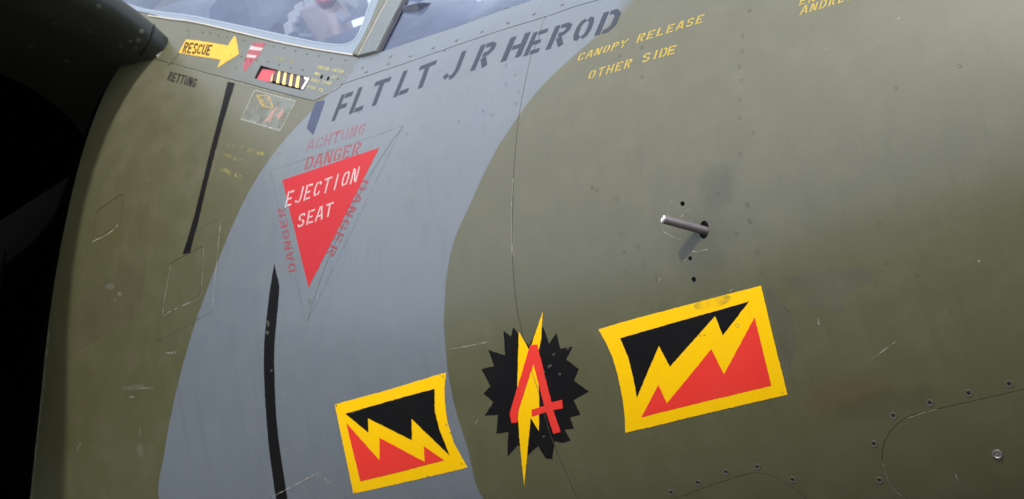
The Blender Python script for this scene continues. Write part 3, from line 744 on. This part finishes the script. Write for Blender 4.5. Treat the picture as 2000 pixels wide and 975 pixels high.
# warning triangle
tri_plate = decal('warning_plate', [[(528, 334), (787, 247), (601, 625), (597, 625)]], CAMO, mid_panel, .0004, label='thin grey triangular plate behind the ejection seat warning')
ribbon('plate_edge', [[(528, 334), (602, 309), (787, 247)], [(787, 247), (700, 425), (601, 626)], [(528, 334), (563, 480), (597, 626)]], .0009, faded('plate_outline', (.09, .11, .12), .34, 70), mid_panel, .0005, sm=False)
decal('warning_triangle', [[(552, 352), (741, 289), (603, 562)]], TRI_RED, mid_panel, .0007, jit=.22)
lettering('painted_letter', word('EJECTION', (556, 407), (697, 356), (7, -32), (8, -31), .22) + word('SEAT', (580, 447), (648, 422), (5, -28), (5, -28), .2), WHITE, mid_panel, .0009, th=.115, split=True)
lettering('painted_letter', word('DANGER', (594, 333), (701, 303), (6, -26), (7, -27), .15), FRED, mid_panel, .0006, th=.135, split=True)
lettering('painted_letter', word('ACHTUNG', (598, 296), (710, 262), (5, -22), (7, -24), .2), FRED2, mid_panel, .0006, th=.135, split=True)
lettering('painted_letter', word('DANGER', (708, 349), (637, 498), (13, 5), (14, 5), .2), FRED, mid_panel, .0006, th=.135, split=True)
lettering('painted_letter', word('DANGER', (580, 530), (556, 404), (-15, 3), (-14, 4), .2), FRED, mid_panel, .0006, th=.135, split=True)
# stripes
decal('black_stripe', [smooth([(445, 160), (428, 228), (402, 330), (380, 420), (357, 497)], k=4) + smooth([(371, 493), (388, 430), (408, 345), (434, 245), (459, 163)], k=4)], BLACK, mid_panel, .0003, label='straight black stripe down from the sill', jit=.22)
decal('black_stripe', [[(536, 515)] + smooth([(546, 560), (541, 620), (536, 680), (537, 760), (543, 850), (563, 985)], k=4) + smooth([(541, 985), (526, 880), (517, 760), (516, 680), (522, 610), (529, 555)], k=4)], BLACK, mid_panel, .0003, label='long curved black stripe on the grey band', jit=.22)
decal('blue_stripe', [[(617, 199), (635, 196), (622, 235), (611, 264), (599, 250), (608, 222)]], BLUE, mid_panel, .0003, jit=.22)
lettering('painted_letter', word('RETTUNG', (326, 157), (380, 172), (7, -17), (7, -18), .18), BLACK, mid_panel, split=True)
lettering('painted_notice', word('LIFT DOWN', (444, 285), (514, 305), (2, -7)), STYF, mid_panel, th=.2)
lettering('painted_notice', word('HOLD IT', (437, 307), (478, 320), (2, -8)), STYF, mid_panel, th=.2)
lettering('painted_notice', word('AND GO', (431, 333), (470, 351), (2, -8)), STYF, mid_panel, th=.2)
# sill markings
def z5(pts): return zz(pts, 9.75, 330, 60)
decal('rescue_arrow', [z5([(335, 172), (600, 205), (870, 248), (1130, 292), (1245, 115), (1278, 130), (1342, 450), (1280, 492), (925, 720), (992, 562), (600, 500), (185, 430)])], YELLOW2, sill, .0012, jit=.22)
lettering('painted_notice', word('RESCUE', z5([(255, 430)])[0], z5([(775, 488)])[0], (7, -21), (7, -21), .15), BLACK, sill, .0015, th=.17, split=True)
TAG = faded('tag_red', (.62, .07, .12), .9)
decal('warning_tag', [z6([(190, 20), (320, 25), (285, 105), (240, 175), (180, 235), (130, 300), (112, 325), (80, 310), (105, 200), (150, 90)])], TAG, sill, .0012)
decal('tag_band', [z6([(165, 58), (298, 84), (276, 112), (148, 98)]), z6([(130, 148), (232, 163), (212, 188), (122, 178)])], WHITE, sill, .0015)
cells = word('PRESS CATCH', (620, 135), (671, 144), (2, -6)) + word('AND', (615, 147), (625, 149), (2, -5)) + word('LET', (646, 153), (658, 155), (2, -5)) + word('PULL LOOP', (608, 160), (647, 167), (2, -6)) + word('FOR RE', (601, 173), (632, 181), (2, -6))
for w_ in ([cells[0:11], cells[11:14], cells[14:17], cells[17:26], cells[26:]]): lettering('painted_word', w_, SMALLY if 'SMALLY' in globals() else faded('small_yellow', (.75, .62, .12), .8, 120), sill, .0012, th=.24)
lettering('painted_notice', word('HANDLE', (538, 117), (572, 125), (2, -6)), STYF, sill, .0012, th=.22)

# handle recess: tray, red flag plate and the striped bar
tray_uv = H2(zz([(0, 0)], 1, 0, 0))
def sunk(name, px, mt, d, parent, label=None): return sheet(name, [H2(px)], [mt], parent, .012, off=-d, label=label)
sunk('recess_tray', z6([(262, 250), (812, 386), (730, 540), (190, 402)]), HOLE, .009, sill)
sunk('red_plate', z6([(275, 285), (415, 300), (365, 425), (212, 395)]), paint('dull_red', (.50, .06, .09), .45), .003, sill)
STY2 = paint('handle_yellow', (.80, .55, .20), .45, False)
BLK2 = paint('handle_dark', (.05, .035, .05), .4, False)
sheet('striped_handle', [H2(z6([(425, 300), (790, 388), (705, 500), (380, 412)]))], [BLK2, EDGE], sill, .01, off=-.0012, depth=.004)
for a, b in ((452, 476), (515, 542), (585, 610), (652, 682)):
    t0 = 308 + (a - 452) * .24
    decal('handle_stripe', [z6([(a, t0), (b, t0 + 4), (b - 18, t0 + 140), (a - 26, t0 + 132)])], STY2, sill, -.0006)
decal('handle_stripe', [z6([(372, 395), (390, 340), (395, 345), (384, 430), (368, 424)])], STY2, sill, -.0006)
decal('handle_stripe', [z6([(722, 378), (785, 390), (712, 512), (690, 505), (745, 415), (728, 405)])], simple('pale_handle_end', (.8, .76, .66), .5), sill, -.0004)

# placard
decal('placard', [rounded([(497, 175), (579, 197), (547, 257), (470, 234)], .06)], faded('clear_film', (.26, .29, .27), .45, 20), mid_panel, .0004, label='clear film placard with yellow strap and red figure drawing')
ribbon('placard_border', [[(499, 177), (578, 198)], [(578, 198), (548, 255)], [(548, 256), (471, 233)], [(471, 234), (498, 176)]], .0022, faded('pale_film_edge', (.48, .50, .45), .85, 90), mid_panel, .0006, sm=False)
ribbon('placard_drawing', [z6([(225, 580), (350, 585), (400, 715), (290, 690), (235, 585)]), z6([(290, 690), (360, 620)]), z6([(235, 585), (300, 650), (290, 700)])], .0028, faded('drawing_yellow', (.60, .42, .10), .85, 90), mid_panel, .0007, sm=False)
decal('placard_drawing', [z6([(440, 690), (448, 712), (420, 745), (400, 790), (375, 830), (378, 865), (362, 860), (350, 840), (330, 860), (290, 868), (330, 830), (358, 790), (380, 745), (415, 725)]),
                          z6([(505, 700), (512, 745), (490, 800), (455, 835), (440, 800), (425, 775), (455, 780), (480, 740)])], faded('drawing_pink', (.70, .36, .33), .85, 90), mid_panel, .0007)

# patches of newer paint, chipped seam edges, a painted rim highlight and scratches
decal('paint_patch', [[(1520, 541), (1600, 532), (1690, 522), (1705, 545), (1660, 570), (1640, 610), (1580, 600), (1545, 565)]], PATCH, fore_panel, .0003)
decal('paint_patch', [smooth([(1495, 566), (1520, 580), (1545, 615), (1556, 670), (1540, 720), (1530, 722), (1512, 650)], True, 3)], PATCH, fore_panel, .00025)
decal('paint_patch', [[(150, 590), (270, 500), (290, 505), (270, 620), (125, 705), (135, 640)]], PATCH2, mid_panel, .0002)
ribbon('chip_highlight_edge', [[(334, 516), (322, 585), (319, 614)], [(319, 616), (345, 603), (391, 581)], [(393, 577), (397, 520), (398, 484)]], .0013, CHIP, mid_panel, .0006, sm=False)
ribbon('chip_highlight_edge', [[(432, 428), (425, 500), (415, 605)]], .0018, CHIP, mid_panel, .0005, sm=False)
ribbon('doubler_edge', [[(325, 484), (380, 453), (432, 426)], [(415, 607), (350, 645), (303, 668)]], .0009, faded('fine_dark_line', (.03, .03, .025), .75, 70), mid_panel, .0004, sm=False)
ribbon('doubler_edge', [[(268, 330), (258, 400), (249, 455)], [(197, 390), (243, 368)], [(160, 520), (210, 500)]], .0010, faded('fine_pale_line', (.16, .15, .11), .6, 70), mid_panel, .0004, sm=False)
ribbon('chip_highlight_edge', [[(232, 438), (214, 455), (182, 472)]], .0018, faded('bright_edge', (.5, .5, .3), .55, 120), mid_panel, .0006, sm=True)
ribbon('chip_highlight_edge', [[(531, 971), (575, 948), (621, 924)], [(622, 924), (645, 943), (673, 966)]], .0016, CHIP, mid_panel, .0006, sm=False)
ribbon('chip_highlight_edge', [[(1771, 976), (1746, 955), (1732, 930), (1723, 895)], [(1770, 818), (1800, 807), (1830, 799)]], .0011, faded('hatch_edge_wear', (.30, .30, .25), .6, 100), fore_panel, .0006)
ribbon('chip_highlight_edge', [[(1003, 350), (1000, 400), (1000, 440), (1001, 500)]], .0012, faded('seam_filler', (.45, .45, .4), .65, 100), fore_panel, .0006)
ribbon('chip_highlight_edge', [[(335, 126), (400, 144), (470, 163), (560, 187)]], .0015, faded('sill_edge_wear', (.34, .36, .27), .6, 100), mid_panel, .0006)
ribbon('chip_highlight_edge', [[(612, 197), (640, 184), (664, 170)], [(668, 163), (690, 137), (700, 118)]], .0016, faded('sill_end_wear', (.6, .58, .52), .75, 100), strip_p, .0014, sm=False)
ribbon('chip_highlight_edge', [[(97, 640), (82, 780), (72, 870), (62, 975)]], .0022, faded('rim_highlight', (.40, .42, .34), .6, 60), mid_panel, .0006, sm=True)  # highlight painted as a pale line along the intake rim
ribbon('seam_crack', [[(1038, 722), (1047, 748), (1056, 778)], [(1062, 800), (1072, 835), (1083, 868)]], .0011, faded('crack_grey', (.10, .10, .085), .8, 160), fore_panel, .0012)
SCUFF = faded('pale_scuff', (.20, .20, .155), .22, 160)
SPK = faded('emblem_chip', (.075, .075, .055), .8, 200)
for X_, Y_, r_ in ((872, 829, 2.2), (880, 845, 2), (866, 735, 2), (860, 733, 1.5), (657, 791, 2), (694, 962, 2.4), (836, 930, 2), (902, 905, 1.8), (1186, 634, 1.8), (1204, 629, 1.4), (1272, 604, 1.8), (1325, 819, 1.6), (1528, 766, 2), (1368, 655, 1.5), (1376, 654, 1.5), (1300, 711, 1.4)):
    decal('paint_chip', [circ(X_, Y_, r_ * 1.5, r_ * .7, random.random() * 3, 7)], SPK, fore_panel if X_ > 1000 else mid_panel, .0010)
SPK2 = faded('star_chip', (.13, .13, .11), .7, 200)
for X_, Y_, a_, b_ in ((1083, 692, 4, 2), (1075, 715, 6, 2.5), (1063, 727, 3, 2), (1065, 737, 2.5, 3), (958, 790, 3, 5), (1094, 731, 3, 3), (1063, 852, 3, 2), (1110, 681, 3, 2)):
    decal('paint_chip', [circ(X_, Y_, a_, b_, -.6, 8)], SPK2, fore_panel, .0012)
for X_, Y_, a_, b_ in ((235, 575, 4, 5), (226, 585, 3, 3), (262, 757, 22, 5), (275, 880, 6, 14), (215, 560, 10, 7), (338, 690, 9, 3), (290, 352, 3, 2), (545, 300, 5, 2), (605, 590, 4, 7), (452, 160, 3, 2), (524, 632, 3, 6), (522, 650, 4, 4)):
    decal('paint_scuff', [circ(X_, Y_, a_, b_, -.15, 10)], SCUFF, mid_panel, .0006)
SCR = faded('scratch', (.42, .42, .36), .55, 200)
scr = [[(1742, 40), (1759, 36)], [(1425, 571), (1432, 563)], [(1598, 622), (1600, 634)], [(1704, 701), (1750, 667)], [(998, 490), (1006, 498)], [(877, 682), (884, 681)], [(884, 682), (955, 668)], [(552, 778), (556, 772)], [(929, 827), (934, 820)], [(265, 760), (300, 757)], [(252, 776), (262, 775)], [(905, 915), (912, 912)], [(150, 880), (158, 865)], [(1911, 508), (1914, 512)], [(275, 835), (273, 850)], [(1866, 925), (1872, 940)], [(618, 588), (621, 580)], [(700, 505), (703, 504)], [(322, 690), (345, 688)], [(230, 575), (235, 571)]]
ribbon('paint_scratch', scr[:10], .0012, SCR, fore_panel, .0005, sm=False, wob=.6)
ribbon('paint_scratch', scr[10:], .0016, SCR, mid_panel, .0005, sm=False, wob=.6)
ribbon('paint_scratch', [[(1310, 440), (1306, 420), (1309, 398), (1314, 393)], [(1292, 446), (1300, 455), (1318, 464), (1330, 468)], [(1330, 424), (1342, 412), (1351, 406)], [(1345, 488), (1360, 492), (1382, 487)], [(1341, 507), (1336, 510)]], .0010, faded('ring_scratch', (.42, .42, .36), .55, 200), fore_panel, .0005, wob=.5)
decal('grease_stain', [smooth(circ(1392, 590, 38, 11, -.25, 12), True, 2)], faded('flag_stain', (.36, .30, .04), .5, 14), fore_panel, .0009)

# ------------------------------------------------------------------ fasteners
def lathe(prof, n=14):
    V, F = [], []
    for r, z in prof:
        for i in range(n): a = 2 * math.pi * i / n; V.append((r * math.cos(a), r * math.sin(a), z))
    for k in range(len(prof) - 1):
        for i in range(n): F.append((k * n + i, k * n + (i + 1) % n, (k + 1) * n + (i + 1) % n, (k + 1) * n + i))
    F.append(tuple(range((len(prof) - 1) * n, len(prof) * n)))
    return V, F
def lmesh(name, prof, mats, idx=None, n=14, tilt=None):
    V, F = lathe(prof, n); me = bpy.data.meshes.new(name); me.from_pydata(V, [], F)
    for m in mats: me.materials.append(m)
    if idx: me.polygons.foreach_set('material_index', [idx[min(i // n, len(idx) - 1)] for i in range(len(F))])
    me.polygons.foreach_set('use_smooth', [False] * len(F)); return me
screw_me = lmesh('screw_hole', [(.0042, .0001), (.0040, .0005), (.0032, .0005), (.0021, .0002), (.0018, .0002)], [RING, HOLE], [0, 0, 0, 1, 1])
rivet_me = lmesh('rivet', [(.0026, .0001), (.0025, .00035), (.0021, .00035), (.0019, .0001)], [CAMO])
pin_me = lmesh('sill_rivet', [(.0019, .0008), (.0018, .0013), (.0004, .0013)], [simple('pin_dark', (.045, .05, .045), .5)], n=8)
wrivet_me = lmesh('strip_rivet', [(.0030, .0004), (.0028, .0012), (.0018, .0016), (.0004, .0016)], [FRAME2], n=10)
def fasten(pts, me, parent, name):
    for X, Y in pts:
        u = hit(X, Y); p = surf(*u); n = Vector(surf_n(*u))
        q = n.to_track_quat('Z', 'Y').to_matrix().to_4x4() @ Matrix.Rotation(random.random() * 6.28, 4, 'Z'); q.translation = Vector(p)
        o = bpy.data.objects.new(name, me); COL.objects.link(o); place(o, q, parent)
fasten(screw_px, screw_me, fore_panel, 'screw')
z7r = [(655, 190), (845, 260), (860, 365), (775, 445), (900, 560), (925, 685), (190, 635), (55, 560), (150, 525), (260, 730), (75, 680), (40, 440), (1090, 925)]
z4r = [(805, 45), (775, 155), (775, 220), (760, 288), (770, 350), (760, 430), (760, 507), (765, 665), (795, 885), (805, 955), (820, 575), (1440, 380), (1715, 285), (340, 205), (245, 240), (125, 812), (1365, 965), (340, 335), (230, 860)]
more = [(1535, 605), (1440, 636), (1537, 720), (1730, 512), (1790, 538), (1855, 606), (1710, 558), (1165, 370), (1155, 365)]
fasten([(1200 + a / 3.25, 320 + b / 3.25) for a, b in z7r] + [(1100 + a / 2.216, b / 2.216) for a, b in z4r] + more, rivet_me, fore_panel, 'rivet')
fasten([(640 + a / 3.25, b / 3.25) for a, b in [(1130, 415), (1190, 475), (1130, 535), (1210, 580), (1195, 655), (1040, 730), (830, 770), (985, 705)]] + [(642, 294), (795, 262), (700, 160 + 60)], rivet_me, mid_panel, 'rivet')
fasten([(240 + a / 3.75, b / 3.75) for a, b in [(475, 225), (585, 240), (640, 248), (700, 260), (765, 275), (890, 300), (1105, 345), (1185, 355), (1265, 378), (1350, 400), (1440, 413), (1527, 435), (1632, 445), (870, 418), (985, 445), (1065, 455), (1145, 478), (1230, 498), (1320, 515), (832, 500), (1575, 580), (795, 405), (965, 320), (1035, 330)]], pin_me, sill, 'rivet')
fasten([(640 + a / 3.25, b / 3.25) for a, b in [(245, 457), (385, 405), (400, 360), (525, 355), (670, 305), (820, 257), (980, 202), (1145, 147), (1310, 90), (1490, 30), (1130, 50), (740, 318), (222, 430)]], wrivet_me, strip_p, 'rivet')
fasten([(640 + a / 3.25, b / 3.25) for a, b in [(370, 80), (265, 240)]], wrivet_me, ar, 'rivet')
u = hit(1948, 887); q = Vector(surf_n(*u)).to_track_quat('Z', 'Y').to_matrix().to_4x4(); q.translation = Vector(surf(*u))
o = bpy.data.objects.new('quarter_turn_fastener', lmesh('quarter_turn_fastener', [(.0058, .0001), (.0056, .0012), (.0042, .0014), (.0036, .0004), (.0014, .0004), (.001, .0012)], [STEELBOLT])); COL.objects.link(o); place(o, q, P_hr)

lip_me = lmesh('lip_rivet', [(.0050, .0), (.0048, .0009), (.0020, .0014), (.0004, .0014)], [simple('lip_rivet_paint', (.10, .11, .08), .4)], n=10)
for X_, Y_ in ((193, 13), (107, 46), (176, 62), (255, 82), (270, 80), (277, 62), (236, 90), (265, 95), (60, 90), (130, 120)):
    h_ = on_lip(X_, Y_)
    if h_:
        q = h_[1].to_track_quat('Z', 'Y').to_matrix().to_4x4(); q.translation = h_[0]
        o = bpy.data.objects.new('rivet', lip_me); COL.objects.link(o); place(o, q, lip)

# ------------------------------------------------------------------ probe
u = hit(1372, 449); pb = Vector(surf(*u)); nb = Vector(surf_n(*u)); v = Vector(ray(1296, 428.5)).normalized(); w0 = pb - Vector(CAM)
nb2 = Vector((-.60, -.80, .05)).normalized()
b_ = nb2.dot(v); s_ = (b_ * w0.dot(v) - w0.dot(nb2)) / (1 - b_ * b_); t_ = (w0.dot(v) + s_ * b_)
tip = Vector(CAM) + v * t_
ax = (tip - pb).normalized(); L = (tip - pb).length
me = lmesh('probe', [(.0054, -.05), (.0054, L - .001), (.0049, L), (.0047, L)], [METAL], n=24)
me.polygons.foreach_set('use_smooth', [True] * len(me.polygons))
o = bpy.data.objects.new('probe_tube', me); COL.objects.link(o); q = ax.to_track_quat('Z', 'Y').to_matrix().to_4x4(); q.translation = pb; place(o, q, fore_panel); o['label'] = 'short steel rod probe sticking out of a hole'
me = lmesh('probe_tip', [(.0053, -.0006), (.0052, .0012), (.0040, .0020), (.0028, .0012), (.001, .0006)], [TIP], n=20)
o2 = bpy.data.objects.new('probe_tip', me); COL.objects.link(o2); q2 = q.copy(); q2.translation = pb + ax * (L + .0001); place(o2, q2, o)
print('PROBE', L, tip - pb)

# ------------------------------------------------------------------ cockpit inside the glass
DK = simple('cockpit_dark', (.035, .045, .075), .6); DK2 = simple('cockpit_grey', (.10, .11, .13), .6)
TAN = simple('harness_tan', (.36, .26, .2), .8); REDK = simple('red_knob', (.75, .05, .05), .4); WHT = simple('white_label', (.8, .8, .8), .6)
c = on_plane(650, 20, .02)
sx_ = on_plane(588, 20, .10).x + .07
seat = box('ejection_seat', (sx_, -.02, c.z - .34), (.14, .24, .9), DK, jet, (0, -.12, 0), .03)
box('headbox', (sx_ + .03, -.02, c.z + .06), (.14, .20, .20), DK2, seat, (0, -.12, 0), .04)
box('harness_strap', tuple(on_plane(657, 20, -.13)), (.02, .05, .5), TAN, seat, (0, -.15, .1), .006)
box('harness_strap', tuple(on_plane(640, 70, -.16)), (.02, .06, .14), TAN, seat, (.35, -.15, .1), .006)
bm = bmesh.new(); bmesh.ops.create_uvsphere(bm, u_segments=16, v_segments=10, radius=.022); me = bpy.data.meshes.new('red_knob'); bm.to_mesh(me); bm.free(); me.materials.append(REDK)
for p in me.polygons: p.use_smooth = True
o = bpy.data.objects.new('red_knob', me); COL.objects.link(o); place(o, Matrix.Translation(on_plane(636, -3, -.22)), seat)
for X, Y, w, h in ((571, 56, .025, .03), (606, 5, .012, .05), (618, 18, .01, .05), (590, 20, .02, .03), (574, 36, .012, .03)):
    box('seat_fitting', tuple(on_plane(X, Y, -.10)), (.03, w, h), simple('fitting_pale', (.5, .5, .5), .5), seat, bev=.004)
for a, b in (((586, 70), (640, 48)), ((603, 30), (600, 64)), ((650, 26), (690, 30))):
    tube('hose', [on_plane(*a, -.14), (on_plane(*a, -.14) + on_plane(*b, -.14)) / 2 + Vector((0, 0, -.015)), on_plane(*b, -.14)], .006, DK2, seat)
box('seat_side', tuple(on_plane(628, 55, -.06)), (.10, .06, .24), DK, seat, (0, -.12, 0), .02)
# rear deck hump behind the seat
dome = []
for i in range(13):
    s = i / 12; cx_ = on_plane(250 + 310 * s, 30, .12)
    top = on_plane(250 + 310 * s, [45, 34, 22, 12, 4, -2, -5, -4, 2, 11, 24, 42, 62][i], .12)
    dome.append([(top.x, .12 + .08 * math.cos(a), top.z - .10 * (1 - math.sin(a)) - (.25 if j_ in (0, 14) else 0)) for j_, a in [(j, math.pi * j / 14) for j in range(15)]])
grid_mesh('rear_deck', dome, DK2, jet)
# cockpit tub below the sill: floor and bulkheads
fl = on_plane(640, 300, 0).z
box('cockpit_floor', (.15, 0, .30), (1.9, .62, .03), DK, jet)
box('instrument_panel', tuple(on_plane(960, -8, .05) + Vector((0.05, 0, -.12))), (.05, .5, .22), DK, jet, (0, -.25, 0), .02)
co = on_plane(900, 20, 0)
box('coaming', (co.x + .02, 0, co.z - .07), (.30, .55, .05), DK, jet, (0, .12, 0), .02)
for pts in ([(880, 9), (894, 12), (897, 22), (884, 29)], [(931, 0), (942, -4), (940, 2), (932, 4)]):
    P = [on_plane(a, b, -.12) for a, b in pts]; V = [tuple(p) for p in P] + [tuple(p + Vector((0, .004, 0))) for p in P]
    finish('white_card', V, [(0, 1, 2, 3), (7, 6, 5, 4), (0, 4, 5, 1), (1, 5, 6, 2), (2, 6, 7, 3), (3, 7, 4, 0)], WHT, jet, smoothf=False)
P = [on_plane(a, b, -.05) for a, b in [(882, -12), (925, -25), (935, 0), (910, 14), (896, 8)]]
V = [tuple(p) for p in P] + [tuple(p + Vector((0, .02, 0))) for p in P]
finish('pale_fitting', V, [(0, 1, 2, 3, 4), (9, 8, 7, 6, 5)] + [(i, i + 5, (i + 1) % 5 + 5, (i + 1) % 5) for i in range(5)], simple('pale_pink', (.55, .42, .38), .6), jet, smoothf=False)
for Xa, Ya, Xb, Yb in ((795, 92, 805, 30), (820, 78, 860, 18), (835, 60, 880, 45)):
    tube('cockpit_frame', [on_plane(Xa, Ya, -.1), on_plane((Xa + Xb) / 2, (Ya + Yb) / 2, -.09), on_plane(Xb, Yb, -.1)], .012, DK2, jet)

# ------------------------------------------------------------------ fan face deep in the intake
fx = A0[0] - 1.0
fc = Vector(CAM + ray(-60, 850) * ((fx - CAM[0]) / ray(-60, 850)[0]))
fan = finish('fan_hub', *(lambda VF: (np.array([(fc.x + z, fc.y + a, fc.z + b) for a, b, z in VF[0]]), VF[1]))(lathe([(.18, 0), (.17, .06), (.13, .12), (.07, .16), (.01, .175)], 28)), DUCT_SHADE, jet)
bmesh_b = []
for i in range(22):
    a = 2 * math.pi * i / 22; ca_, sa_ = math.cos(a), math.sin(a); V = []
    for r in (.17, .30, .46):
        tw = .03 + .05 * (r - .17)
        for s in (-1, 1):
            V.append((fc.x + s * .03, fc.y + ca_ * r - sa_ * s * tw, fc.z + sa_ * r + ca_ * s * tw))
    V += [(p[0] - .004, p[1], p[2]) for p in V]
    finish('fan_blade', V, [(0, 1, 3, 2), (2, 3, 5, 4), (6, 8, 9, 7), (8, 10, 11, 9)], BLADE, fan)
